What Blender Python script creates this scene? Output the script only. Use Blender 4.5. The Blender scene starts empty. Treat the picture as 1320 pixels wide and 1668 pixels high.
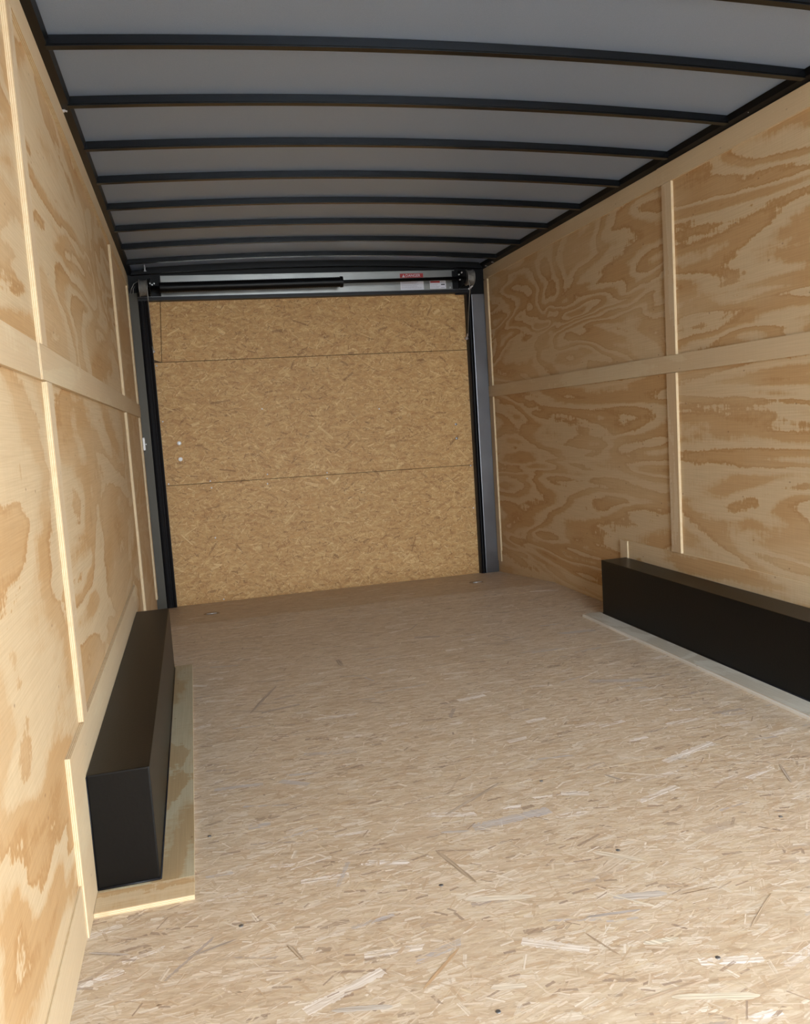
import bpy, bmesh, math, random
from mathutils import Vector, Matrix
S = bpy.context.scene
COL = S.collection
random.seed(4)

# ------------------------------------------------------------------ camera
W = 2.45            # inner width; x right, y towards the ramp door, z up
YAW, PITCH, ROLL = .2434, -.1055, -.0645
CAM = Vector((.3141, 0, 1.0537))
fw_ = Vector((math.sin(YAW)*math.cos(PITCH), math.cos(YAW)*math.cos(PITCH), math.sin(PITCH)))
rt_ = Vector((math.cos(YAW), -math.sin(YAW), 0)); up_ = rt_.cross(fw_)
R_ = rt_*math.cos(ROLL) + up_*math.sin(ROLL)
U_ = -rt_*math.sin(ROLL) + up_*math.cos(ROLL)
cd = bpy.data.cameras.new('camera'); cam = bpy.data.objects.new('camera', cd); COL.objects.link(cam)
cam.matrix_world = Matrix(((R_.x, U_.x, -fw_.x, CAM.x), (R_.y, U_.y, -fw_.y, CAM.y), (R_.z, U_.z, -fw_.z, CAM.z), (0, 0, 0, 1)))
cd.sensor_fit = 'VERTICAL'; cd.sensor_height = 36; cd.lens = 36*1366.3/1668; cd.clip_start = .01
S.camera = cam

# ------------------------------------------------------------------ light: daylight through the open near end
wd = bpy.data.worlds.new('daylight'); S.world = wd; wd.use_nodes = True
wd.node_tree.nodes['Background'].inputs[0].default_value = (.84, .93, 1.0, 1)
wd.node_tree.nodes['Background'].inputs[1].default_value = 1.0
YF = -.75           # the near end, open to the right of XO
XO = .72
def portal():
    l = bpy.data.lights.new('open_end_portal', 'AREA'); l.shape = 'RECTANGLE'; l.size = W-XO; l.size_y = 2.1
    l.cycles.is_portal = True
    o = bpy.data.objects.new('open_end_portal', l); COL.objects.link(o)
    o.location = ((W+XO)/2, YF-.02, 1.06); o.rotation_euler = (math.radians(90), 0, 0)   # shines to +y
    return o
portal()
vs = S.view_settings; vs.view_transform = 'Standard'; vs.look = 'None'; vs.gamma = 1; vs.use_curve_mapping = False
vs.exposure = 4.25

# ------------------------------------------------------------------ material tools
class NT:
    def __init__(s, name):
        s.m = bpy.data.materials.new(name); s.m.use_nodes = True
        s.t = s.m.node_tree; s.b = s.t.nodes['Principled BSDF']
    def n(s, k, **kw):
        x = s.t.nodes.new(k)
        for a, b in kw.items(): setattr(x, a, b)
        return x
    def put(s, sock, v):
        if v is None: return
        if isinstance(v, bpy.types.NodeSocket): s.t.links.new(v, sock)
        else: sock.default_value = v
    def math(s, op, a, b=None, c=None, clamp=False):
        x = s.n('ShaderNodeMath', operation=op, use_clamp=clamp)
        s.put(x.inputs[0], a); s.put(x.inputs[1], b); s.put(x.inputs[2], c); return x.outputs[0]
    def vm(s, op, a, b=None):
        x = s.n('ShaderNodeVectorMath', operation=op); s.put(x.inputs[0], a); s.put(x.inputs[1], b); return x.outputs[0]
    def noise(s, vec, scale=1, detail=2, rough=.5, dist=0, dim='3D'):
        x = s.n('ShaderNodeTexNoise', noise_dimensions=dim); s.put(x.inputs['Vector'], vec)
        for k, v in (('Scale', scale), ('Detail', detail), ('Roughness', rough), ('Distortion', dist)): s.put(x.inputs[k], v)
        return x.outputs[0]
    def ramp(s, f, stops, interp='LINEAR'):
        x = s.n('ShaderNodeValToRGB'); e = x.color_ramp; e.interpolation = interp
        while len(e.elements) < len(stops): e.elements.new(1)
        for el, (p, c) in zip(e.elements, stops): el.position = p; el.color = (*c, 1) if len(c) == 3 else c
        s.put(x.inputs[0], f); return x.outputs[0]
    def mix(s, f, a, b, mode='MIX'):
        x = s.n('ShaderNodeMix', data_type='RGBA', blend_type=mode); s.put(x.inputs[0], f)
        s.put(x.inputs[6], a if not isinstance(a, tuple) else (*a, 1)); s.put(x.inputs[7], b if not isinstance(b, tuple) else (*b, 1)); return x.outputs[2]
    def uv(s, u, v, seed=0):
        """object coordinates re-ordered to (u along grain, v across, seed)"""
        tc = s.n('ShaderNodeTexCoord'); sp = s.n('ShaderNodeSeparateXYZ'); s.put(sp.inputs[0], tc.outputs['Object'])
        cb = s.n('ShaderNodeCombineXYZ'); ix = 'xyz'
        s.put(cb.inputs[0], s.math('ADD', sp.outputs[ix.index(u)], seed*3.17)); s.put(cb.inputs[1], s.math('ADD', sp.outputs[ix.index(v)], seed*1.73))
        cb.inputs[2].default_value = seed*2.31
        return cb.outputs[0]
    def scale(s, vec, sx, sy, sz=1): return s.vm('MULTIPLY', vec, (sx, sy, sz))

def plain(name, col, rough=.5, metal=0, spec=.5, bump=0, bscale=200):
    t = NT(name); b = t.b; b.inputs['Base Color'].default_value = (*col, 1); b.inputs['Roughness'].default_value = rough
    b.inputs['Metallic'].default_value = metal; b.inputs['Specular IOR Level'].default_value = spec
    tc = t.n('ShaderNodeTexCoord'); ns = t.noise(tc.outputs['Object'], bscale, 3)
    c = t.mix(ns, tuple(x*.85 for x in col), tuple(min(1, x*1.12) for x in col)); t.put(b.inputs['Base Color'], c)
    if bump:
        bp = t.n('ShaderNodeBump'); bp.inputs['Strength'].default_value = bump; bp.inputs['Distance'].default_value = .002
        t.put(bp.inputs['Height'], ns); t.put(b.inputs['Normal'], bp.outputs[0])
    return t.m

CREAM = (.66, .51, .325); TAN = (.555, .355, .175); DARKT = (.48, .28, .12)
def plywood(name, u='y', v='z', seed=1., bands=6.5, sx=.6, sy=2.7, pale=0., contrast=1., cream=CREAM, tan=TAN):
    t = NT(name); P = t.uv(u, v, seed)
    # rotary-cut veneer: contour bands of a stretched height field
    h = t.noise(t.scale(P, sx, sy), 1, 2.2, .5, .9)
    h2 = t.noise(t.scale(P, 3.5, 13), 1, 4, .65, .3)
    teeth = t.noise(t.scale(P, 75, 10), 1, 3, .7)
    H = t.math('ADD', t.math('MULTIPLY', h, bands), t.math('MULTIPLY', h2, .95))
    H = t.math('ADD', H, t.math('MULTIPLY', teeth, .34))
    f = t.math('FRACT', H)
    early = cream; late = tan
    c = t.ramp(f, [(0, early), (.30, early), (.44, tuple(.5*a+.5*b for a, b in zip(early, late))), (.50, late), (.80, late), (.93, DARKT if contrast >= 1 else late), (.965, late), (1.0, early)])
    # second broad tone
    big = t.noise(t.scale(P, .9, 3.1), 1, 2, .5, .4)
    c = t.mix(t.math('MULTIPLY', t.ramp(big, [(.45, (0, 0, 0)), (.62, (1, 1, 1))]), .5), c, cream)
    if contrast < 1: c = t.mix(1-contrast, c, tuple(.65*a+.35*b for a, b in zip(cream, tan)))
    # grain: fine streaks and short cross checks
    g = t.noise(t.scale(P, 5, 260), 1, 3, .6)
    c = t.mix(.32, c, t.ramp(g, [(.3, (.60, .52, .42)), (.7, (1.0, 1.0, 1.0))]), 'MULTIPLY')
    ck = t.noise(t.scale(P, 230, 5), 1, 2, .5)
    c = t.mix(.10, c, t.ramp(ck, [(.35, (.65, .6, .55)), (.65, (1, 1, 1))]), 'MULTIPLY')
    # small knots / pin holes
    vo = t.n('ShaderNodeTexVoronoi', voronoi_dimensions='2D'); t.put(vo.inputs['Vector'], t.scale(P, 1, 1.6)); vo.inputs['Scale'].default_value = 3.0
    k = t.ramp(vo.outputs['Distance'], [(.006, (1, 1, 1)), (.02, (0, 0, 0))])
    c = t.mix(t.math('MULTIPLY', k, .6), c, (.16, .07, .03))
    if pale: c = t.mix(pale, c, (.66, .56, .42))
    t.put(t.b.inputs['Base Color'], c); t.b.inputs['Roughness'].default_value = .62; t.b.inputs['Specular IOR Level'].default_value = .3
    return t.m

def osb(name, u, v, seed, pal, base, layers, gloss=.5, spec=.35, mixf=.75, big_pal=None):
    """strand board: stacked layers of randomly turned flakes"""
    t = NT(name); P = t.uv(u, v, seed)
    n0 = t.noise(t.scale(P, 16, 60), 1, 4, .65)
    c = t.ramp(n0, [(.25, base[0]), (.5, base[1]), (.75, base[2])])
    for i, (sc, L, w, spread, prob) in enumerate(layers):
        off = t.vm('ADD', P, (i*1.37+seed, i*2.11, 0))
        vo = t.n('ShaderNodeTexVoronoi', voronoi_dimensions='2D', feature='F1'); t.put(vo.inputs['Vector'], off); vo.inputs['Scale'].default_value = sc
        d = t.vm('SUBTRACT', off, vo.outputs['Position'])
        cs = t.n('ShaderNodeSeparateColor'); t.put(cs.inputs[0], vo.outputs['Color'])
        r, g, b = cs.outputs
        ang = t.math('MULTIPLY', t.math('SUBTRACT', r, .5), spread)
        rot = t.n('ShaderNodeVectorRotate', rotation_type='Z_AXIS'); t.put(rot.inputs['Vector'], d); t.put(rot.inputs['Angle'], ang)
        wob = t.noise(rot.outputs[0], 90, 2)
        sp = t.n('ShaderNodeSeparateXYZ'); t.put(sp.inputs[0], rot.outputs[0])
        ax = t.math('ABSOLUTE', sp.outputs[0]); ay = t.math('ABSOLUTE', sp.outputs[1])
        ay = t.math('ADD', ay, t.math('MULTIPLY', t.math('SUBTRACT', wob, .5), w*1.1))
        lx = t.math('MULTIPLY', t.math('ADD', t.math('FRACT', t.math('MULTIPLY', g, 7.3)), .45), L)
        ly = t.math('MULTIPLY', t.math('ADD', t.math('FRACT', t.math('MULTIPLY', b, 5.7)), .30), w)
        m = t.math('MULTIPLY', t.math('LESS_THAN', ax, lx), t.math('LESS_THAN', ay, ly))
        m = t.math('MULTIPLY', m, t.math('LESS_THAN', g, prob))
        fc = t.ramp(b, big_pal if big_pal and sc < 9.5 else pal, 'CONSTANT')
        st = t.noise(t.vm('ADD', t.scale(rot.outputs[0], 7, 230), t.vm('MULTIPLY', vo.outputs['Color'], (50, 50, 50))), 1, 3, .65)
        fc = t.mix(.75, fc, t.ramp(st, [(.30, (.45, .35, .26)), (.46, (.88, .83, .76)), (.64, (1.18, 1.18, 1.18))]), 'MULTIPLY')
        # fibres fray out towards the flake's ends and sides
        soft = t.ramp(st, [(.34, (.25, .25, .25)), (.56, (1, 1, 1))])
        c = t.mix(t.math('MULTIPLY', t.math('MULTIPLY', m, soft), mixf), c, fc)
    # rare dark slivers
    dk = t.noise(t.scale(P, 26, 130), 1, 2, .6, .4)
    c = t.mix(t.ramp(dk, [(.715, (0, 0, 0)), (.74, (.65, .65, .65))]), c, (.12, .06, .03))
    big = t.noise(t.scale(P, 1.3, 2.2), 1, 2)
    c = t.mix(.25, c, t.ramp(big, [(.3, (.80, .76, .70)), (.7, (1, 1, 1))]), 'MULTIPLY')
    t.put(t.b.inputs['Base Color'], c); t.b.inputs['Roughness'].default_value = gloss; t.b.inputs['Specular IOR Level'].default_value = spec
    return t.m

# the larger single flakes that stand out on the floor: x, y, turn, half length, half width, colour
MARKS = [
(0.834, 1.825, -1.31, 0.089, 0.00687, (0.393, 0.304, 0.216)),
(0.993, 2.147, 0.57, 0.126, 0.00624, (0.455, 0.374, 0.294)),
(0.887, 1.66, -0.26, 0.076, 0.01, (0.656, 0.583, 0.475)),
(1.174, 1.564, -0.22, 0.058, 0.01374, (0.518, 0.468, 0.419)),
(1.087, 1.524, -0.12, 0.059, 0.00437, (0.408, 0.366, 0.333)),
(1.209, 1.727, -0.7, 0.061, 0.01, (0.624, 0.542, 0.430)),
(1.148, 1.553, -0.84, 0.055, 0.0025, (0.656, 0.595, 0.482)),
(1.408, 2.121, -1.07, 0.03, 0.005, (0.440, 0.382, 0.318)),
(1.479, 2.116, -0.57, 0.073, 0.005, (0.646, 0.568, 0.467)),
(1.136, 1.235, -0.31, 0.078, 0.010, (0.640, 0.570, 0.450)),
(1.131, 1.408, -0.07, 0.036, 0.0075, (0.656, 0.595, 0.482)),
(0.695, 1.475, 0.75, 0.069, 0.00375, (0.486, 0.335, 0.201)),
(1.298, 1.536, -0.01, 0.049, 0.00137, (0.299, 0.210, 0.138)),
(1.066, 1.274, 0.08, 0.073, 0.00375, (0.533, 0.413, 0.302)),
(1.018, 1.438, -1.23, 0.045, 0.00187, (0.440, 0.335, 0.240)),
(1.378, 1.429, -2.5, 0.069, 0.00375, (0.564, 0.444, 0.318)),
(0.505, 3.292, 1.17, 0.161, 0.0075, (0.408, 0.335, 0.271)),
(0.262, 1.694, 0.3, 0.056, 0.00312, (0.408, 0.343, 0.287)),
(0.525, 1.414, -0.22, 0.056, 0.0075, (0.533, 0.483, 0.427)),
(0.798, 1.381, -0.24, 0.034, 0.00874, (0.654, 0.576, 0.467)),
(1.063, 4.163, -0.57, 0.085, 0.005, (0.393, 0.312, 0.240)),
(0.875, 3.659, -1.56, 0.053, 0.01249, (0.408, 0.327, 0.255)),
(0.905, 3.061, -0.64, 0.052, 0.00624, (0.440, 0.343, 0.255)),
(1.86, 1.962, -1.99, 0.062, 0.00375, (0.479, 0.398, 0.326)),
(0.056, 1.75, -0.41, 0.045, 0.00375, (0.502, 0.444, 0.396)),
(0.885, 1.98, -0.24, 0.036, 0.00624, (0.502, 0.452, 0.404)),
(0.406, 1.575, -0.3, 0.04, 0.005, (0.611, 0.507, 0.380)),
(0.429, 1.621, -1.2, 0.033, 0.00375, (0.455, 0.359, 0.263)),
]

FL_PAL = [(0, (0.504, 0.385, 0.277)), (.18, (0.582, 0.475, 0.362)), (.36, (0.466, 0.340, 0.226)), (.50, (0.621, 0.520, 0.412)), (.66, (0.543, 0.425, 0.305)), (.80, (0.660, 0.580, 0.486)), (.90, (0.601, 0.490, 0.350)), (.965, (0.291, 0.210, 0.158))]
FL_BIG = [(0, (0.504, 0.390, 0.282)), (.22, (0.718, 0.660, 0.610)), (.36, (0.436, 0.340, 0.260)), (.50, (0.456, 0.430, 0.429)), (.60, (0.582, 0.480, 0.373)), (.78, (0.757, 0.710, 0.678)), (.88, (0.349, 0.290, 0.260))]
DR_PAL = [(0, (0.506, 0.281, 0.106)), (.2, (0.594, 0.364, 0.152)), (.38, (0.396, 0.203, 0.074)), (.5, (0.660, 0.437, 0.198)), (.68, (0.528, 0.302, 0.115)), (.86, (0.748, 0.541, 0.276)), (.94, (0.242, 0.120, 0.046))]
FLL = [(11, .055, .014, .8, .9), (20, .030, .006, 1.0, .9), (15, .040, .009, .8, .9), (28, .020, .004, 2.0, .9), (9, .065, .010, .7, .7), (22, .028, .005, .9, .9), (33, .018, .003, 1.2, .9), (26, .022, .004, 2.8, .8), (13, .045, .004, .9, .8), (30, .02, .0035, .7, .9), (4.2, .085, .016, 1.2, .35), (5.3, .075, .010, 2.4, .18), (26, .022, .0018, 2.2, .8)]
DRL = [(13, .045, .010, 1.6, .9), (24, .024, .006, 1.8, .9), (33, .017, .004, 3.0, .9), (18, .034, .006, 1.4, .9), (27, .022, .004, 3.0, .9), (38, .015, .003, 3.1, .9), (21, .028, .004, 1.5, .8), (42, .013, .0025, 3.1, .9), (9, .05, .007, 2.5, .6), (12, .035, .009, 1.6, .5), (30, .02, .0016, 3.0, .8)]

def ply_edge(name, axis):
    """edge of plywood: alternating pale and brown plies across its thickness"""
    t = NT(name); tc = t.n('ShaderNodeTexCoord'); sp = t.n('ShaderNodeSeparateXYZ'); t.put(sp.inputs[0], tc.outputs['Object'])
    f = t.math('FRACT', t.math('MULTIPLY', sp.outputs['xyz'.index(axis)], 250.))
    n = t.noise(tc.outputs['Object'], 40, 3)
    c = t.ramp(f, [(0, (.66, .53, .34)), (.48, (.70, .57, .38)), (.60, (.40, .26, .13)), (.75, (.40, .26, .13)), (.85, (.66, .53, .34))])
    c = t.mix(t.ramp(n, [(.45, (0, 0, 0)), (.75, (.5, .5, .5))]), c, (.50, .33, .17))
    t.put(t.b.inputs['Base Color'], c); t.b.inputs['Roughness'].default_value = .7
    return t.m

M = {}
M['osb_floor'] = osb('osb_floor', 'x', 'y', 1.0, FL_PAL, ((.36, .255, .165), (.54, .42, .295), (.68, .58, .45)), FLL, .46, .45, mixf=.86, big_pal=FL_BIG)
M['osb_door'] = osb('osb_door', 'x', 'z', 2.0, DR_PAL, ((.36, .19, .07), (.53, .315, .125), (.66, .44, .205)), DRL, .55, .3)
M['black'] = plain('black_satin_paint', (.003, .003, .0035), .38, spec=.18, bscale=60)
M['black_box'] = plain('black_textured_paint', (.0035, .003, .0027), .36, spec=.22, bump=.12, bscale=120)
M['bow'] = plain('black_gloss_bow', (.003, .0035, .0045), .27, spec=.26, bscale=60)
M['rubber'] = plain('black_rubber', (.006, .006, .008), .45, spec=.3)
M['steel'] = plain('dull_steel', (.34, .34, .35), .42, .9)
M['cable'] = plain('steel_cable', (.36, .35, .33), .45, .8)
M['drum'] = plain('grey_cast_drum', (.22, .215, .205), .5, .5)
M['white'] = plain('white_plastic', (.95, .95, .96), .35)
M['zinc'] = plain('zinc_screw', (.75, .75, .78), .3, .8)
M['red'] = plain('red_print', (.45, .028, .03), .4)
M['paper'] = plain('white_sticker', (.72, .72, .80), .4)
M['ink'] = plain('grey_print', (.25, .25, .32), .6)
M['inkblack'] = plain('black_print', (.02, .02, .03), .6)
def brushed(name, col, rough, aniso=.6):
    t = NT(name); tc = t.n('ShaderNodeTexCoord')
    g = t.noise(t.scale(tc.outputs['Object'], 2, 2, 2), 3, 3)
    c = t.mix(g, tuple(x*.85 for x in col), tuple(min(1, x*1.1) for x in col)); t.put(t.b.inputs['Base Color'], c)
    t.put(t.b.inputs['Roughness'], t.math('MULTIPLY_ADD', g, .15, rough-.07)); t.b.inputs['Metallic'].default_value = 1
    return t.m
M['alu'] = brushed('mill_aluminium', (.34, .34, .325), .30)
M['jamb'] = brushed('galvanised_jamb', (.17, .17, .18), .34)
def roofmat():
    t = NT('galvanised_roof_skin'); tc = t.n('ShaderNodeTexCoord')
    g = t.noise(tc.outputs['Object'], 350, 2); h = t.noise(tc.outputs['Object'], 1.3, 2)
    c = t.mix(g, (.29, .385, .56), (.39, .49, .67)); c = t.mix(t.math('MULTIPLY', h, .2), c, (.31, .37, .48))  # blue of the reflected sky glow put into the base colour
    t.put(t.b.inputs['Base Color'], c); t.b.inputs['Metallic'].default_value = .55; t.b.inputs['Roughness'].default_value = .5
    return t.m
M['roof'] = roofmat()
M['jamb_dim'] = brushed('dim_reflection_jamb', (.085, .078, .066), .55)  # left jamb: its dim reflection put into a darker base colour

# ------------------------------------------------------------------ mesh tools
def link(name, bm, mats, parent=None, smooth=False):
    me = bpy.data.meshes.new(name); bm.normal_update(); bm.to_mesh(me); bm.free()
    for m in (mats if isinstance(mats, (list, tuple)) else [mats]): me.materials.append(m)
    if smooth:
        for p in me.polygons: p.use_smooth = True
    o = bpy.data.objects.new(name, me); COL.objects.link(o)
    if parent: o.parent = parent
    return o
def empty(name, loc=(0, 0, 0)):
    o = bpy.data.objects.new(name, None); o.empty_display_size = .1; COL.objects.link(o); o.location = loc; return o
def tag(o, label=None, cat=None, group=None, kind=None):
    for k, v in (('label', label), ('category', cat), ('group', group), ('kind', kind)):
        if v: o[k] = v
    return o
def box(bm, a, b, bev=0, mi=None):
    vs_ = [bm.verts.new((x, y, z)) for x in (a[0], b[0]) for y in (a[1], b[1]) for z in (a[2], b[2])]
    F = [(0, 1, 3, 2), (4, 6, 7, 5), (0, 4, 5, 1), (2, 3, 7, 6), (0, 2, 6, 4), (1, 5, 7, 3)]
    fs = [bm.faces.new([vs_[i] for i in f]) for f in F]     # -x +x -y +y -z +z
    if mi:
        for f, k in zip(fs, mi): f.material_index = k
    if bev:
        es = {e for f in fs for e in f.edges}
        bmesh.ops.bevel(bm, geom=list(es), offset=bev, segments=2, profile=.7, affect='EDGES')
    return vs_
def bx(name, a, b, mat, parent=None, bev=0, mi=None):
    bm = bmesh.new(); box(bm, a, b, bev, mi); return link(name, bm, mat, parent)
def prism(bm, poly, axis, a, b, mi=0):
    """poly in the two other axes, extruded along axis"""
    def v(p, s):
        l = list(p); l.insert(axis, s); return bm.verts.new(l)
    A = [v(p, a) for p in poly]; B = [v(p, b) for p in poly]; n = len(poly)
    fs = [bm.faces.new(A), bm.faces.new(B[::-1])] + [bm.faces.new([A[i], B[i], B[(i+1) % n], A[(i+1) % n]]) for i in range(n)]
    bmesh.ops.recalc_face_normals(bm, faces=fs)
    for f in fs: f.material_index = mi
def cyl(bm, p, q, r, seg=20, r2=None):
    p = Vector(p); q = Vector(q); d = q-p
    m = Matrix.Translation((p+q)/2) @ d.to_track_quat('Z', 'Y').to_matrix().to_4x4()
    bmesh.ops.create_cone(bm, cap_ends=True, segments=seg, radius1=r, radius2=r if r2 is None else r2, depth=d.length, matrix=m)
def tube(bm, pts, r, seg=8):
    pts = [Vector(p) for p in pts]; rings = []
    for i, p in enumerate(pts):
        d = (pts[min(i+1, len(pts)-1)]-pts[max(i-1, 0)]).normalized()
        q = d.to_track_quat('Z', 'Y')
        rings.append([bm.verts.new(p + q @ Vector((r*math.cos(2*math.pi*k/seg), r*math.sin(2*math.pi*k/seg), 0))) for k in range(seg)])
    for A, B in zip(rings, rings[1:]):
        for k in range(seg): bm.faces.new([A[k], A[(k+1) % seg], B[(k+1) % seg], B[k]])
    bm.faces.new(rings[0][::-1]); bm.faces.new(rings[-1])
def lathe(bm, prof, origin, axis, seg=32):
    """prof: (distance along axis, radius)"""
    q = Vector(axis).to_track_quat('Z', 'Y'); o = Vector(origin); rings = []
    for d, r in prof:
        rings.append([bm.verts.new(o + q @ Vector((r*math.cos(2*math.pi*k/seg), r*math.sin(2*math.pi*k/seg), d))) for k in range(seg)])
    for A, B in zip(rings, rings[1:]):
        for k in range(seg): bm.faces.new([A[k], A[(k+1) % seg], B[(k+1) % seg], B[k]])
    bm.faces.new(rings[0][::-1]); bm.faces.new(rings[-1])
    bmesh.ops.recalc_face_normals(bm, faces=bm.faces[:])

# ------------------------------------------------------------------ structure
YB, YD, ZD = 4.82, 5.85, -.089     # floor break, door face, floor height at the door
HT = 2.108
YW = 5.80                          # end of the plywood side walls
def fz(y): return 0 if y < YB else (y-YB)/(YD-YB)*ZD
SEAMS = [YF, .97, 2.19, 3.41, 4.63]
fl = tag(empty('floor'), kind='structure')
rnd = random.Random(7); FMC = {}
def flake_mat(c):
    if c not in FMC:
        t = NT('wood_flake'); tc = t.n('ShaderNodeTexCoord'); rt = t.n('ShaderNodeVectorRotate', rotation_type='Z_AXIS')
        t.put(rt.inputs['Vector'], tc.outputs['Object']); rt.inputs['Angle'].default_value = -next(m[2] for m in MARKS if m[5] == c)
        st = t.noise(t.scale(rt.outputs[0], 8, 260), 1, 3, .65)
        t.put(t.b.inputs['Base Color'], t.mix(1.0, c, t.ramp(st, [(.3, (.62, .56, .50)), (.6, (1.12, 1.10, 1.08))]), 'MULTIPLY')); t.b.inputs['Roughness'].default_value = .5
        FMC[c] = t.m
    return FMC[c]
def sheet(y0, y1):
    bm = bmesh.new(); mats = [M['osb_floor']]
    pts = [(y0, fz(y0))] + ([(YB, 0)] if y0 < YB < y1 else []) + [(y1, fz(y1))]
    prism(bm, pts + [(y, z-.018) for y, z in pts[::-1]], 0, -.03, W+.03)
    for mi_, (mx, my, an, L, w, colr) in enumerate(MARKS):                         # big single flakes lying in the sheet's face
        if not (y0 < my < y1): continue
        mat = flake_mat(colr); 
        if mat not in mats: mats.append(mat)
        n = 9; ca, sa = math.cos(an), math.sin(an); top = []; bot = []
        for i in range(n+1):
            u = -L + 2*L*i/n; e = 1-abs(2*i/n-1)**6*.75
            top.append((u+rnd.uniform(-.003, .003), w*e*rnd.uniform(.72, 1.15))); bot.append((u+rnd.uniform(-.003, .003), -w*e*rnd.uniform(.72, 1.15)))
        P = [bm.verts.new((mx+u*ca-v*sa, my+u*sa+v*ca, .0003+.00006*mi_)) for u, v in top + bot[::-1]]
        f = bm.faces.new(P[::-1]); f.material_index = mats.index(mat)
    return link('osb_sheet', bm, mats, fl)
for i in range(len(SEAMS)):
    a = SEAMS[i]; b = SEAMS[i+1] if i+1 < len(SEAMS) else YD+.10
    sheet(a+(.0012 if i else 0), b-.0012 if i+1 < len(SEAMS) else b)
# dark steel floor pan below the sheets
bm = bmesh.new(); pts = [(YF, -.019), (YB, -.019), (YD+.1, ZD-.03), (YD+.1, ZD-.05), (YB, -.04), (YF, -.04)]
prism(bm, pts, 0, -.03, W+.03); link('floor_pan', bm, M['black'], fl)

wl = tag(empty('wall_left'), kind='structure'); wr = tag(empty('wall_right'), kind='structure')
def panel(x0, x1, y0, y1, z0, z1, wall, seed, **kw):
    m = plywood('plywood_face', 'y', 'z', seed, **kw)
    bx('plywood_sheet', (x0, y0, z0), (x1, y1, z1), m, wall)
T = .010
g_ = .0006
panel(-T, 0, YF, 2.085-g_, 1.24, HT, wl, 3.1, bands=6, sx=.9, sy=2.2); panel(-T, 0, YF, 2.085-g_, -.02, 1.2388, wl, 4.7, bands=6, sx=.9, sy=2.0)
panel(-T, 0, 2.085+g_, 4.565-g_, 1.24, HT, wl, 5.9, bands=6, sx=.8, sy=2.6); panel(-T, 0, 2.085+g_, 4.565-g_, -.02, 1.2388, wl, 7.2, bands=4.5, sx=.8, sy=2.3)
panel(-T, 0, 4.565+g_, YW, 1.24, HT, wl, 9.4, contrast=.6); panel(-T, 0, 4.565+g_, YW, -.11, 1.2388, wl, 10.3, contrast=.6)
panel(W, W+T, YF, 3.41-g_, 1.24, HT, wr, 11.6, bands=8, sx=.45, sy=3.3); panel(W, W+T, YF, 3.41-g_, -.02, 1.2388, wr, 12.9, bands=8, sx=.45, sy=3.1)
panel(W, W+T, 3.41+g_, YW, 1.24, HT, wr, 14.8, bands=10, sx=.9, sy=2.5); panel(W, W+T, 3.41+g_, YW, -.11, 1.2388, wr, 15.1, bands=9, sx=.5, sy=3)

wf = tag(empty('wall_light_block'), kind='structure')  # unseen wall, added to block daylight left of the opening
bx('plywood_sheet', (-.01, YF-.02, -.02), (XO, YF-.008, 2.14), plywood('plywood_light_block', 'x', 'z', 61.), wf)

# strips over the sheets: mi order -x +x -y +y -z +z, material 0 face, 1 edge
E_Y = ply_edge('plywood_edge_lengthwise', 'x'); E_Z = ply_edge('plywood_edge_upright', 'z')
tn = [0]; TB = .012
def strip(side, y0, y1, z0, z1, mat, t=TB, name=None, par=None):
    tn[0] += 1
    a, b = ((0, t) if side == 'l' else (W-t, W))
    o = bx(name or 'trim_%d' % tn[0], (a, y0, z0), (b, y1, z1), [mat, E_Y], par, bev=.0006)
    me = o.data
    for p in me.polygons:
        if abs(p.normal.x) < .8 and p.area > 1e-4: p.material_index = 1
    if not par: tag(o, kind='structure')
    return o
VG = [plywood('plywood_strip_upright', 'z', 'y', 20+i*1.3, bands=2.5, sx=1.2, sy=6, pale=.35, contrast=.8) for i in range(3)]
HG = [plywood('plywood_strip_lengthwise', 'y', 'z', 30+i*1.7, bands=2.2, sx=.7, sy=5, pale=.35, contrast=.45, cream=(.70, .58, .37)) for i in range(4)]
BT, BM1, BM0, LB = 2.030, 1.280, 1.200, .400     # top band underside, middle band, lower board top
# left wall
strip('l', YF, 1.998, BT, HT, HG[0]); strip('l', 2.000, YW, BT, HT, HG[1], .0125)
strip('l', YF, 1.996, BM0, BM1, HG[2], .009); strip('l', 2.000, YW, BM0, BM1, HG[3], .0125)
for y0, y1 in ((2.045, 2.115), (4.50, 4.57), (5.68, 5.75)):
    strip('l', y0, y1, BM1+.001, BT-.001, VG[0])
    strip('l', y0+.01, y1+.01, (LB if y0 < 3 else -.0)+.002, BM0-.001, VG[1])
strip('l', 1.825, 3.965, 0.0005, LB, HG[1], .011)
strip('l', YF, 1.8245, .0005, .120, HG[0], .006, 'baseboard_left')
# right wall
strip('r', 3.478, YW, BT+.006, HT, HG[2], .009); strip('r', YF, 3.476, BT, HT, HG[3], .0125)
strip('r', YF, YW, BM0+.002, BM1, HG[0], .0125)
for k, (y0, y1) in enumerate(((.93, 1.005), (3.37, 3.445), (5.72, 5.79))):
    strip('r', y0, y1, BM1+.001, BT-.001, VG[k])
    strip('r', y0+.005, y1+.005, (.378 if y0 < 4 else .0)+.002, BM0-.001 + .001, VG[(k+2) % 3])
LBM = plywood('plywood_lower_board', 'y', 'z', 41.3, bands=5)
strip('r', 1.75, 3.868, .0005, .378, LBM, .003)
strip('r', 3.870, 3.945, .0005, .376, VG[2], .010)
bm = bmesh.new(); prism(bm, [(3.95, .0005), (YB, .0005), (YW, fz(YW)+.0005), (YW, .098+fz(YW)*.2), (YB, .095), (3.95, .085)], 0, W-.005, W)
tag(link('baseboard_right', bm, LBM), kind='structure')

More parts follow.
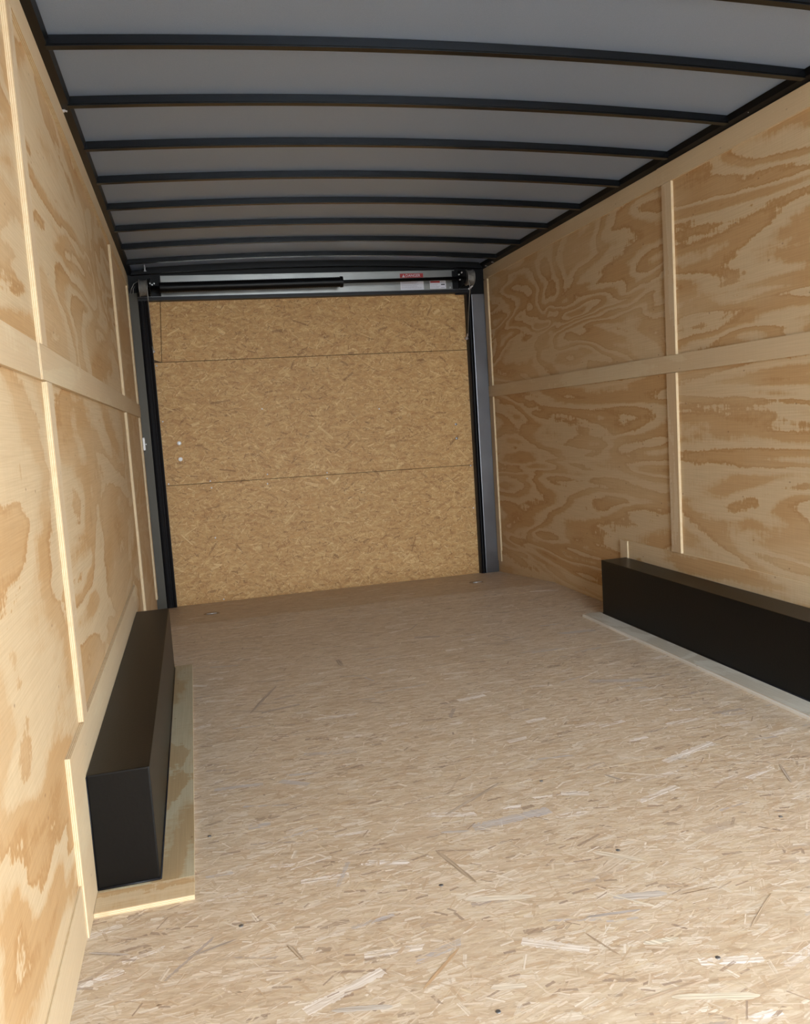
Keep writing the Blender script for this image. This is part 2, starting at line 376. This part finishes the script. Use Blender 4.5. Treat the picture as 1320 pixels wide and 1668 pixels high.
# roof skin, arched across the width
def zr(x): return 2.116 + .034*(1-((x-1.225)/1.2)**2)
BH = .028
NX = 32
xs = [-.02 + (W+.04)*i/NX for i in range(NX+1)]
bm = bmesh.new()
prism(bm, [(x, zr(x)+BH) for x in xs] + [(x, zr(x)+BH+.004) for x in xs[::-1]], 1, YF, YD+.05)
tag(link('ceiling', bm, M['roof']), kind='structure')
# roof bows: U-shaped black steel ribs
def bow_mesh():
    bm = bmesh.new(); x0, x1 = .03, W-.03; n = 28; w = .034; t = .004
    prof = [(0, 0), (w, 0), (w, BH-.0008), (w-t, BH-.0008), (w-t, t), (t, t), (t, BH-.0008), (0, BH-.0008)]
    rings = []
    for i in range(n+1):
        x = x0 + (x1-x0)*i/n; rings.append([bm.verts.new((x, a, zr(x)+b)) for a, b in prof])
    m = len(prof)
    for A, B in zip(rings, rings[1:]):
        for k in range(m): bm.faces.new([A[k], A[(k+1) % m], B[(k+1) % m], B[k]])
    bm.faces.new(rings[0]); bm.faces.new(rings[-1])
    bmesh.ops.recalc_face_normals(bm, faces=bm.faces[:])
    es = [e for e in bm.edges if all(abs(v.co.z-zr(v.co.x)) < 1e-6 for v in e.verts) and abs(e.verts[0].co.x-e.verts[1].co.x) > 1e-4]
    bmesh.ops.bevel(bm, geom=es, offset=.004, segments=4, affect='EDGES')
    return bm
proto = link('roof_bow', bow_mesh(), M['bow'])
NB = {-1: 'nearest black roof bow, only its right end showing at the top edge of the photo',
      0: 'first full-width black roof bow from the camera, lowest slung across the view',
      1: 'second full-width black roof bow from the camera, below the pair of widest roof bays',
      2: 'third full-width black roof bow from the camera',
      3: 'fourth full-width black roof bow from the camera, in the middle of the roof',
      4: 'fifth full-width black roof bow from the camera',
      5: 'fourth black roof bow counting back from the ramp door, with narrow roof bays either side',
      6: 'third black roof bow counting back from the ramp door',
      7: 'second black roof bow counting back from the ramp door',
      8: 'black roof bow closest to the ramp door, just before the door spring'}
for i, k in enumerate(sorted(NB)):
    o = proto if i == 0 else proto.copy()
    if i: COL.objects.link(o)
    o.location = (0, 2.507+.42*k, 0)
    tag(o, NB[k], 'roof beam', 'curved black roof bows')
# side rails under the roof edge
def rail(name, side):
    bm = bmesh.new(); s = (lambda x: x) if side == 'l' else (lambda x: W-x)
    prism(bm, [(s(-.02), HT-.002+.003), (s(.006), HT+.0015), (s(.034), zr(.03)+.004), (s(.040), zr(.04)+BH-.001), (s(.02), zr(.02)+BH-.001), (s(-.02), zr(-.02)+BH-.001)], 1, YF, YD-.02)
    bmesh.ops.recalc_face_normals(bm, faces=bm.faces[:])
    return tag(link(name, bm, M['black']), kind='structure')
rail('trim_rail_left', 'l').name = 'trim_30'; rail('trim_rail_right', 'r').name = 'trim_31'

# ------------------------------------------------------------------ rear frame and ramp door
wb = tag(empty('wall_back'), kind='structure')
GX0, GX1, ZT = .127, 2.306, 1.948     # door opening
J = YW
jl = bx('jamb', (-.02, J, -.12), (.062, J+.05, 2.07), M['jamb_dim'], wb, bev=.003)
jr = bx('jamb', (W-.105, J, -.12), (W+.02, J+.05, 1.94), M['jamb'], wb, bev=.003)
def gasket(x0, x1):
    bm = bmesh.new(); n = 3; w = (x1-x0)/n
    for k in range(n):
        a = x0+k*w
        prism(bm, [(a+.002, J+.06), (a+.002, J-.004-.004*(k % 2)), (a+w*.5, J-.010), (a+w-.002, J-.004), (a+w-.002, J+.06)], 2, -.1, ZT+.02)
    box(bm, (x0, J+.01, -.12), (x1, J+.06, ZT+.02))
    return link('door_gasket', bm, M['rubber'], wb)
gasket(.062, GX0); gasket(GX1, W-.105)
bm = bmesh.new(); box(bm, (.062, J-.012, ZT), (W-.105, J+.06, 1.972), .003); link('header_gasket', bm, M['rubber'], wb)
bx('header_lip', (.062, J-.014, 1.9705), (W-.105, J-.004, 1.9735), M['jamb'], wb)
bm = bmesh.new(); prism(bm, [(-.02, 1.972), (W+.02, 1.972), (W+.02, 2.13)] + [(x, zr(x)+BH) for x in xs[::-1]] + [(-.02, 2.13)], 1, J+.01, J+.06)
link('header_beam', bm, M['black'], wb)
# corner plates
bx('corner_plate', (-.02, J-.006, 2.0), (.215, J+.008, 2.115), M['black'], wb, bev=.002)
bx('corner_plate', (2.225, J-.006, 1.935), (W+.02, J+.008, 2.115), M['black'], wb, bev=.002)
bm = bmesh.new(); box(bm, (.21, J-.003, 1.974), (2.228, J+.009, 2.108), .002); link('header_plate', bm, M['alu'], wb)
bm = bmesh.new(); prism(bm, [(.03, zr(.03)-.010), ] + [(x, zr(x)-.010) for x in xs[2:-2]] + [(W-.03, zr(.03)-.010)] + [(x, zr(x)+BH) for x in xs[-2:1:-1]], 1, J-.06, J-.02)
link('rear_roof_angle', bm, M['black'], wb)

dr_ = tag(empty('door_1'), kind='structure')
DT = .018
def dpanel(poly, name='door_panel', mat=None):
    bm = bmesh.new(); prism(bm, poly, 1, YD, YD+DT)
    return link(name, bm, mat or M['osb_door'], dr_)
a, b = GX0-.03, GX1+.03
dpanel([(a, ZD-.002), (b, ZD-.002), (b, .715), (a, .735)])
dpanel([(a, .7385), (b, .7185), (b, 1.549), (a+.0, 1.5535)])
dpanel([(.176, 1.5572), (b, 1.5527), (b, ZT+.02), (.2035, ZT+.02)])
dpanel([(a, 1.585), (.1725, 1.558), (.1995, ZT+.02), (a, ZT+.02)], 'corner_filler')
bx('door_backing', (a, YD+DT+.001, ZD), (b, YD+DT+.01, ZT+.02), plain('brown_backing', (.10, .055, .025), .8), dr_)
def disc(name, x, z, r, mat, par, h=.003):
    bm = bmesh.new(); lathe(bm, [(0, r), (h*.6, r), (h, r*.8), (h*1.05, r*.02)], (x, YD, z), (0, -1, 0), 20)
    return link(name, bm, mat, par, True)
disc('bolt_cap', .238, 1.0157, .014, M['white'], dr_, .006); disc('bolt_cap', .237, .9085, .014, M['white'], dr_, .006)
for x, z in ((.806, 1.2123), (1.627, 1.1646), (.145, 1.166), (.140, 1.5346), (1.2216, .7417), (.8064, .7623), (.4192, .7464), (.4233, .6999), (.4192, .3565), (.145, .748), (1.2193, .7016), (.8019, .6973), (.4392, -.075), (2.285, .712), (2.288, .40)):
    disc('screw_head', x, z, .0052, M['zinc'], dr_)
for z in (1.0209, .9181):
    disc('screw_head', 2.190, z, .009, M['steel'], dr_)

# ------------------------------------------------------------------ door spring counterbalance
YS = 5.66
sp = tag(empty('door_spring_assembly', (1.22, YS, 2.02)), 'black torsion spring and shaft with end drums and cables above the wooden ramp door', 'door spring')
def child(name, bm, mat, par, smooth=False):
    o = link(name, bm, mat, None, smooth); o.parent = par
    o.matrix_parent_inverse = Matrix.Translation(-par.location) if par.type == 'EMPTY' and par.location.length else Matrix()
    return o
bm = bmesh.new(); tube(bm, [(.13, YS, 2.008), (.6, YS, 2.013), (1.38, YS, 2.019), (2.29, YS, 2.0265)], .0115, 14); child('shaft', bm, M['black'], sp, True)
bm = bmesh.new()
prof = []
N = 150; L = 1.385-.205
for i in range(N+1): prof.append((i*L/N, .0315+(.0013 if i % 2 else 0)))
lathe(bm, [(-.001, .02)]+prof+[(L+.001, .02)], (.205, YS, 2.0085), (1, 0, .0085), 24)
child('torsion_spring', bm, M['black'], sp, True)
bm = bmesh.new(); lathe(bm, [(0, .015), (.001, .036), (.02, .036), (.021, .015)], (1.372, YS, 2.019), (1, 0, 0), 24); child('spring_cone', bm, M['black'], sp)
def drum(xa, xb, z, r=.050):
    bm = bmesh.new(); w = xb-xa
    lathe(bm, [(0, .012), (0, r+.004), (.004, r+.004), (.006, r)] + [(.006+(w-.012)*i/12, r-(.0015 if i % 2 else 0)) for i in range(1, 13)] + [(w-.004, r+.004), (w, r+.004), (w, .012)], (xa, YS, z), (1, 0, 0), 40)
    return child('cable_drum', bm, M['drum'], sp)
drum(.083, .135, 2.008); drum(2.262, 2.314, 2.028)
# end brackets holding the shaft
def bracket(xa, xb, z, zt, zb):
    bm = bmesh.new()
    box(bm, (xa, J-.014, zb), (xb, J-.006, zt), .002)                 # back plate
    xm = xa+.006 if xa < 1 else xb-.012
    prism(bm, [(J-.008, zt), (YS-.03, z+.045), (YS-.04, z-.01), (YS-.01, z-.04), (J-.008, zb)], 0, xm, xm+.005)
    return child('end_bracket', bm, M['black'], sp)
bracket(.140, .212, 2.008, 2.09, 1.974); bracket(2.205, 2.258, 2.028, 2.10, 1.974)
for x, y, z in ((.152, YS-.034, 2.030), (.165, YS-.034, 2.022), (.178, YS-.032, 2.03), (2.205, YS-.03, 2.045), (2.212, YS-.026, 2.012)):
    bm = bmesh.new(); cyl(bm, (x, y, z), (x, y+.012, z), .0045, 6); child('set_screw', bm, M['zinc'], sp)
for x, z in ((2.223, 2.058), (2.187, 1.986)):
    bm = bmesh.new(); lathe(bm, [(0, .006), (.004, .006), (.006, .003)], (x, J-.004 if z < 2 else YS-.03, z), (0, -1, 0), 12); child('bolt_head', bm, M['zinc'], sp, True)
bm = bmesh.new(); prism(bm, [(2.320, 1.962), (2.350, 1.985), (2.352, 2.005), (2.346, 2.006), (2.340, 1.990), (2.314, 1.972)], 1, J-.03, J-.02); child('cable_guide', bm, M['zinc'], sp)
bm = bmesh.new(); tube(bm, [(.134, YS-.05, 2.0), (.1325, YS-.03, 1.93), (.1305, 5.72, 1.80), (.1295, 5.78, 1.64)], .0022); child('lift_cable', bm, M['cable'], sp, True)
bm = bmesh.new(); tube(bm, [(2.272, YS-.05, 2.0), (2.277, YS-.03, 1.94), (2.289, 5.72, 1.80), (2.298, 5.78, 1.64)], .0026); child('lift_cable', bm, M['cable'], sp, True)
bm = bmesh.new(); tube(bm, [(.078, YS-.02, 2.045), (.055, YS-.03, 2.03), (.038, YS-.03, 2.0), (.028, YS-.02, 1.965)], .0018); tube(bm, [(.060, YS-.02, 2.02), (.048, YS-.02, 2.0), (.045, YS-.02, 1.97)], .0015)
child('loose_wire', bm, M['cable'], sp, True)
for x, z in ((.128, 1.625), (2.297, 1.628)):
    bm = bmesh.new(); lathe(bm, [(0, .006), (.022, .006), (.024, .011), (.030, .011), (.034, .005)], (x, 5.84, z), (0, -1, 0), 10)
    cyl(bm, (x, 5.812, z-.004), (x, 5.790, z+.03), .0045, 8); child('cable_anchor', bm, M['zinc'], sp)

# ------------------------------------------------------------------ stickers on the header plate
def text(body, size, mat, par, x, z, y, name='lettering'):
    cu = bpy.data.curves.new(name, 'FONT'); cu.body = body; cu.size = size; cu.extrude = .0002
    tmp = bpy.data.objects.new('tmp', cu); COL.objects.link(tmp)
    bpy.context.view_layer.update()
    me = bpy.data.meshes.new_from_object(tmp.evaluated_get(bpy.context.evaluated_depsgraph_get()))
    bpy.data.objects.remove(tmp)
    xsz = [v.co.x for v in me.vertices]
    for v in me.vertices: v.co = Vector((v.co.x-min(xsz)+x, y - v.co.z, v.co.y+z))
    me.materials.clear(); me.materials.append(mat)
    o = bpy.data.objects.new(name, me); COL.objects.link(o); o.parent = par; return o
PY = J-.003
d = tag(bx('danger_sticker', (1.826, PY-.0262, 2.060), (1.994, PY-.0255, 2.0885), M['red']), 'red DANGER strip sticker with warning triangle, above the ramp door spring rod', 'sticker')
d.data.transform(Matrix.Translation((0, .0253, 0)))
text('DANGER', .0265, M['paper'], d, 1.868, 2.0655, PY-.0012)
bm = bmesh.new(); prism(bm, [(1.842, 2.0645), (1.862, 2.0645), (1.852, 2.0835)], 1, PY-.0014, PY-.0009)
link('warning_triangle', bm, M['paper'], d)
bm = bmesh.new(); prism(bm, [(1.8512, 2.070), (1.8528, 2.070), (1.8534, 2.0775), (1.8506, 2.0775)], 1, PY-.0017, PY-.0014); box(bm, (1.8512, PY-.0017, 2.0668), (1.8528, PY-.0014, 2.0684)); link('exclamation_mark', bm, M['red'], d)
def lines(par, x0, x1, zs, mat, h=.0018, jag=.3):
    bm = bmesh.new()
    for z in zs:
        x = x0; end = x1-random.random()*jag*(x1-x0)
        while x < end:
            w = random.uniform(.006, .018); box(bm, (x, PY-.0013, z), (min(x+w, end), PY-.0009, z+h)); x += w+.002
    return link('print_lines', bm, mat, par)
s1 = tag(bx('instruction_sticker', (1.826, PY-.0008, 1.9765), (1.995, PY-.0001, 2.0395), M['paper']), 'larger white instruction sticker with rows of fine print under the DANGER strip', 'sticker')
lines(s1, 1.834, 1.988, [1.985+i*.0065 for i in range(8)], M['ink'], .0015)
s2 = tag(bx('warning_sticker', (2.040, PY-.0008, 1.9795), (2.158, PY-.0001, 2.0355), M['paper']), 'smaller white sticker with red heading bar, right of the instruction sticker', 'sticker')
bx('red_heading', (2.044, PY-.0012, 2.0215), (2.114, PY-.0008, 2.0335), M['red'], s2)
lines(s2, 2.046, 2.112, [1.985+i*.006 for i in range(5)], M['ink'], .0013)
bx('print_mark', (2.122, PY-.0012, 2.005), (2.150, PY-.0008, 2.0125), M['inkblack'], s2)
for z_ in (1.986, 2.024): bx('print_bar', (2.122, PY-.0012, z_), (2.150, PY-.0008, z_+.0022), M['ink'], s2)

# ------------------------------------------------------------------ wheel boxes
def bump_box(bm, a, b, bev=.005):
    box(bm, a, b, bev)
FW, FH, FY0, FY1 = .153, .292, 1.998, 3.884
def wheel_box(side, label):
    root = tag(empty('wheel_well_box', (.08 if side == 'l' else W-.08, (FY0+FY1)/2, 0)), label, 'wheel well', 'black boxes over the wheels')
    x0, x1 = (.0115, FW) if side == 'l' else (W-FW, W-.012)
    bm = bmesh.new(); box(bm, (x0, FY0, .0125), (x1, FY1, FH), .004)
    child('cover', bm, M['black_box'], root)
    bm = bmesh.new()                                             # bead of sealant round the foot
    xi = x1 if side == 'l' else x0; s = 1 if side == 'l' else -1
    tube(bm, [(x0 if s > 0 else x1, FY0-.001, .0145), (xi, FY0-.001, .0145)], .0028, 8)
    tube(bm, [(xi+s*.001, FY0, .0145), (xi+s*.001, FY1, .0145)], .0028, 8)
    if side == 'l':
        tube(bm, [(x0-.0002, FY0-.001, .014), (x0-.0002, FY0-.001, FH-.003)], .0022, 8)
    child('sealant_bead', bm, M['rubber'], root, True)
    return root
wheel_box('l', 'long black wheel well box along the left wall, its near end facing the camera')
wheel_box('r', 'long black wheel well box along the right wall, cut off by the photo edge')
# plywood skirts the boxes stand on
SK = plywood('plywood_skirt_lengthwise', 'y', 'x', 51.2, bands=3.2, sx=1.5, sy=4, pale=.0, contrast=.9, cream=(.50, .43, .29), tan=(.42, .29, .15))
SKX = plywood('plywood_skirt_crosswise', 'x', 'y', 53.9, bands=3, sx=1.5, sy=6, contrast=.8)
E_T = ply_edge('plywood_skirt_edge', 'z')
SKR = plywood('sky_tinted_plywood_skirt', 'y', 'x', 57.2, bands=3.2, sx=1.5, sy=4, contrast=.8, cream=(.60, .56, .48), tan=(.46, .40, .31))  # right skirt: cool sky reflection put into a paler plywood colour
WST = plywood('pale_edge_strip', 'y', 'x', 58.2, contrast=.5, cream=(.80, .76, .70), tan=(.70, .64, .56))
def edged(o):
    for p in o.data.polygons:
        if abs(p.normal.z) < .8 and p.area > 2e-4: p.material_index = 1
    return o
def skirt(side, label):
    root = tag(empty('plywood_skirt', (.12 if side == 'l' else W-.12, 2.9, 0)), label, 'floor trim', 'plywood skirts under the wheel boxes')
    if side == 'l': x0, x1 = .0115, .2315
    else: x0, x1 = 2.205, W-.012
    pieces = [((x0, 1.899, .0003), (x1, 1.9865, .012)), ((x0, 1.9875, .0003), (x1, 3.921, .012))]
    for (a, b), m, nm in zip(pieces, (SKX, SK if side == 'l' else SKR), ('end_board', 'side_board')):
        bm = bmesh.new(); box(bm, a, b, .0008); edged(child(nm, bm, [m, E_T], root))
    if side == 'r':
        bm = bmesh.new(); box(bm, (x0-.011, 1.95, .0003), (x0-.0005, 3.915, .011), .001); child('edge_strip', bm, WST, root)
    return root
skirt('l', 'thin plywood board on the floor around the left wheel well box')
skirt('r', 'thin plywood board on the floor along the right wheel well box')

# ------------------------------------------------------------------ small things
def ring(x, y, label):
    z = fz(y)+.0005
    root = tag(empty('tie_down_ring', (x, y, z)), label, 'tie down ring', 'tie down rings in the floor')
    bm = bmesh.new()
    lathe(bm, [(0, .048), (.0018, .047), (.0022, .037), (.0012, .034)], (x, y, z), (0, 0, 1), 28); 
    child('mounting_plate', bm, plate_m, root)
    bm = bmesh.new(); pts = [(x-.026, y-.014, z+.004), (x-.030, y-.022, z+.006), (x+.030, y-.022, z+.006), (x+.026, y-.014, z+.004)]
    tube(bm, pts, .0035, 8); child('ring_bar', bm, M['zinc'], root, True)
    return root
plate_m = plain('dusty_recessed_plate', (.30, .22, .14), .5)
ring(.345, 5.215, 'small bright tie down ring in the floor near the left corner of the ramp door')
ring(2.085, 5.275, 'small bright tie down ring in the floor near the right corner of the ramp door')
sw = tag(empty('door_light_switch', (.006, 5.775, 1.025)), 'small white plastic switch on the left wall edge beside the ramp door', 'switch')
bm = bmesh.new(); box(bm, (.0125, 5.705, .985), (.026, 5.765, 1.068), .004); child('housing', bm, M['white'], sw)
bm = bmesh.new(); lathe(bm, [(0, .004), (.007, .004), (.008, .002)], (.026, 5.745, 1.024), (1, 0, .0), 10); child('button', bm, M['white'], sw, True)
# bolts through the roof rails
def hexbolt(p, d, label, r=.007, name='hex_bolt'):
    bm = bmesh.new(); d = Vector(d).normalized()
    lathe(bm, [(0, r*1.5), (.0015, r*1.5), (.0016, r), (.006, r), (.007, r*.8)], p, d, 6)
    cyl(bm, Vector(p)+d*.006, Vector(p)+d*.014, r*.45, 10)
    return tag(link(name, bm, M['zinc']), label, 'bolt', 'bolts on the black roof rails')
hexbolt((.012, 2.96, 2.113), (1, 0, -.3), 'small shiny bolt on the left black roof rail between two roof bows')
hexbolt((W-.014, 2.82, 2.124), (-1, 0, -.4), 'largest shiny bolt, high on the right black roof rail', .008)
hexbolt((W-.014, 5.57, 2.118), (-1, 0, -.4), 'shiny bolt at the right roof corner, the one farther from the door', .006)
hexbolt((W-.014, 5.70, 2.118), (-1, 0, -.4), 'shiny bolt at the right roof corner, the one closest to the door drum', .006)
bm = bmesh.new(); cyl(bm, (.131, 5.60, 2.100), (.130, 5.60, 2.139), .004, 10); lathe(bm, [(0, .009), (.004, .009), (.005, .005)], (.131, 5.60, 2.104), (0, 0, -1), 6)
tag(link('hanging_bolt', bm, M['zinc']), 'thin bolt hanging from the roof over the left cable drum', 'bolt')
# floor screws: two rows across the sheets
def screw_mesh():
    bm = bmesh.new(); lathe(bm, [(0, .0052), (.0008, .0050), (.0011, .003), (.0011, .0006)], (0, 0, 0), (0, 0, 1), 14); return bm
scr = link('floor_screw', screw_mesh(), M['steel'], None, True)
SCR = [((.7785, 1.7557), 'steel floor screw by the dark strand, left of the floor centre'), ((.7556, 1.3268), 'large-looking steel floor screw close to the bottom edge of the photo'),
       ((.3274, 1.7563), 'steel floor screw just in front of the left plywood skirt corner'), ((1.2029, 1.3270), 'steel floor screw low on the right part of the floor'),
       ((1.2223, 1.7516), 'steel floor screw in the row right of the long dark strand'), ((1.2092, 2.1779), 'steel floor screw in the middle of the floor, along the sheet joint'),
       ((1.6801, 1.7544), 'steel floor screw near the right photo edge, below the right skirt'), ((.2700, 2.2000), 'steel floor screw beside the left plywood skirt, at the sheet joint')]
for i, ((x, y), lab) in enumerate(SCR):
    o = scr if i == 0 else scr.copy()
    if i: COL.objects.link(o)
    o.location = (x, y, 0.0002); tag(o, lab, 'screw', 'screws in the strand board floor')

# ------------------------------------------------------------------ unseen ground outside the open end, added to bounce daylight onto the ceiling
bm = bmesh.new(); box(bm, (-12, -26, -.62), (14, YF-.3, -.60)); tag(link('ground', bm, plain('pale_bounce_ground', (.42, .40, .37), .9, bscale=3)), kind='structure')
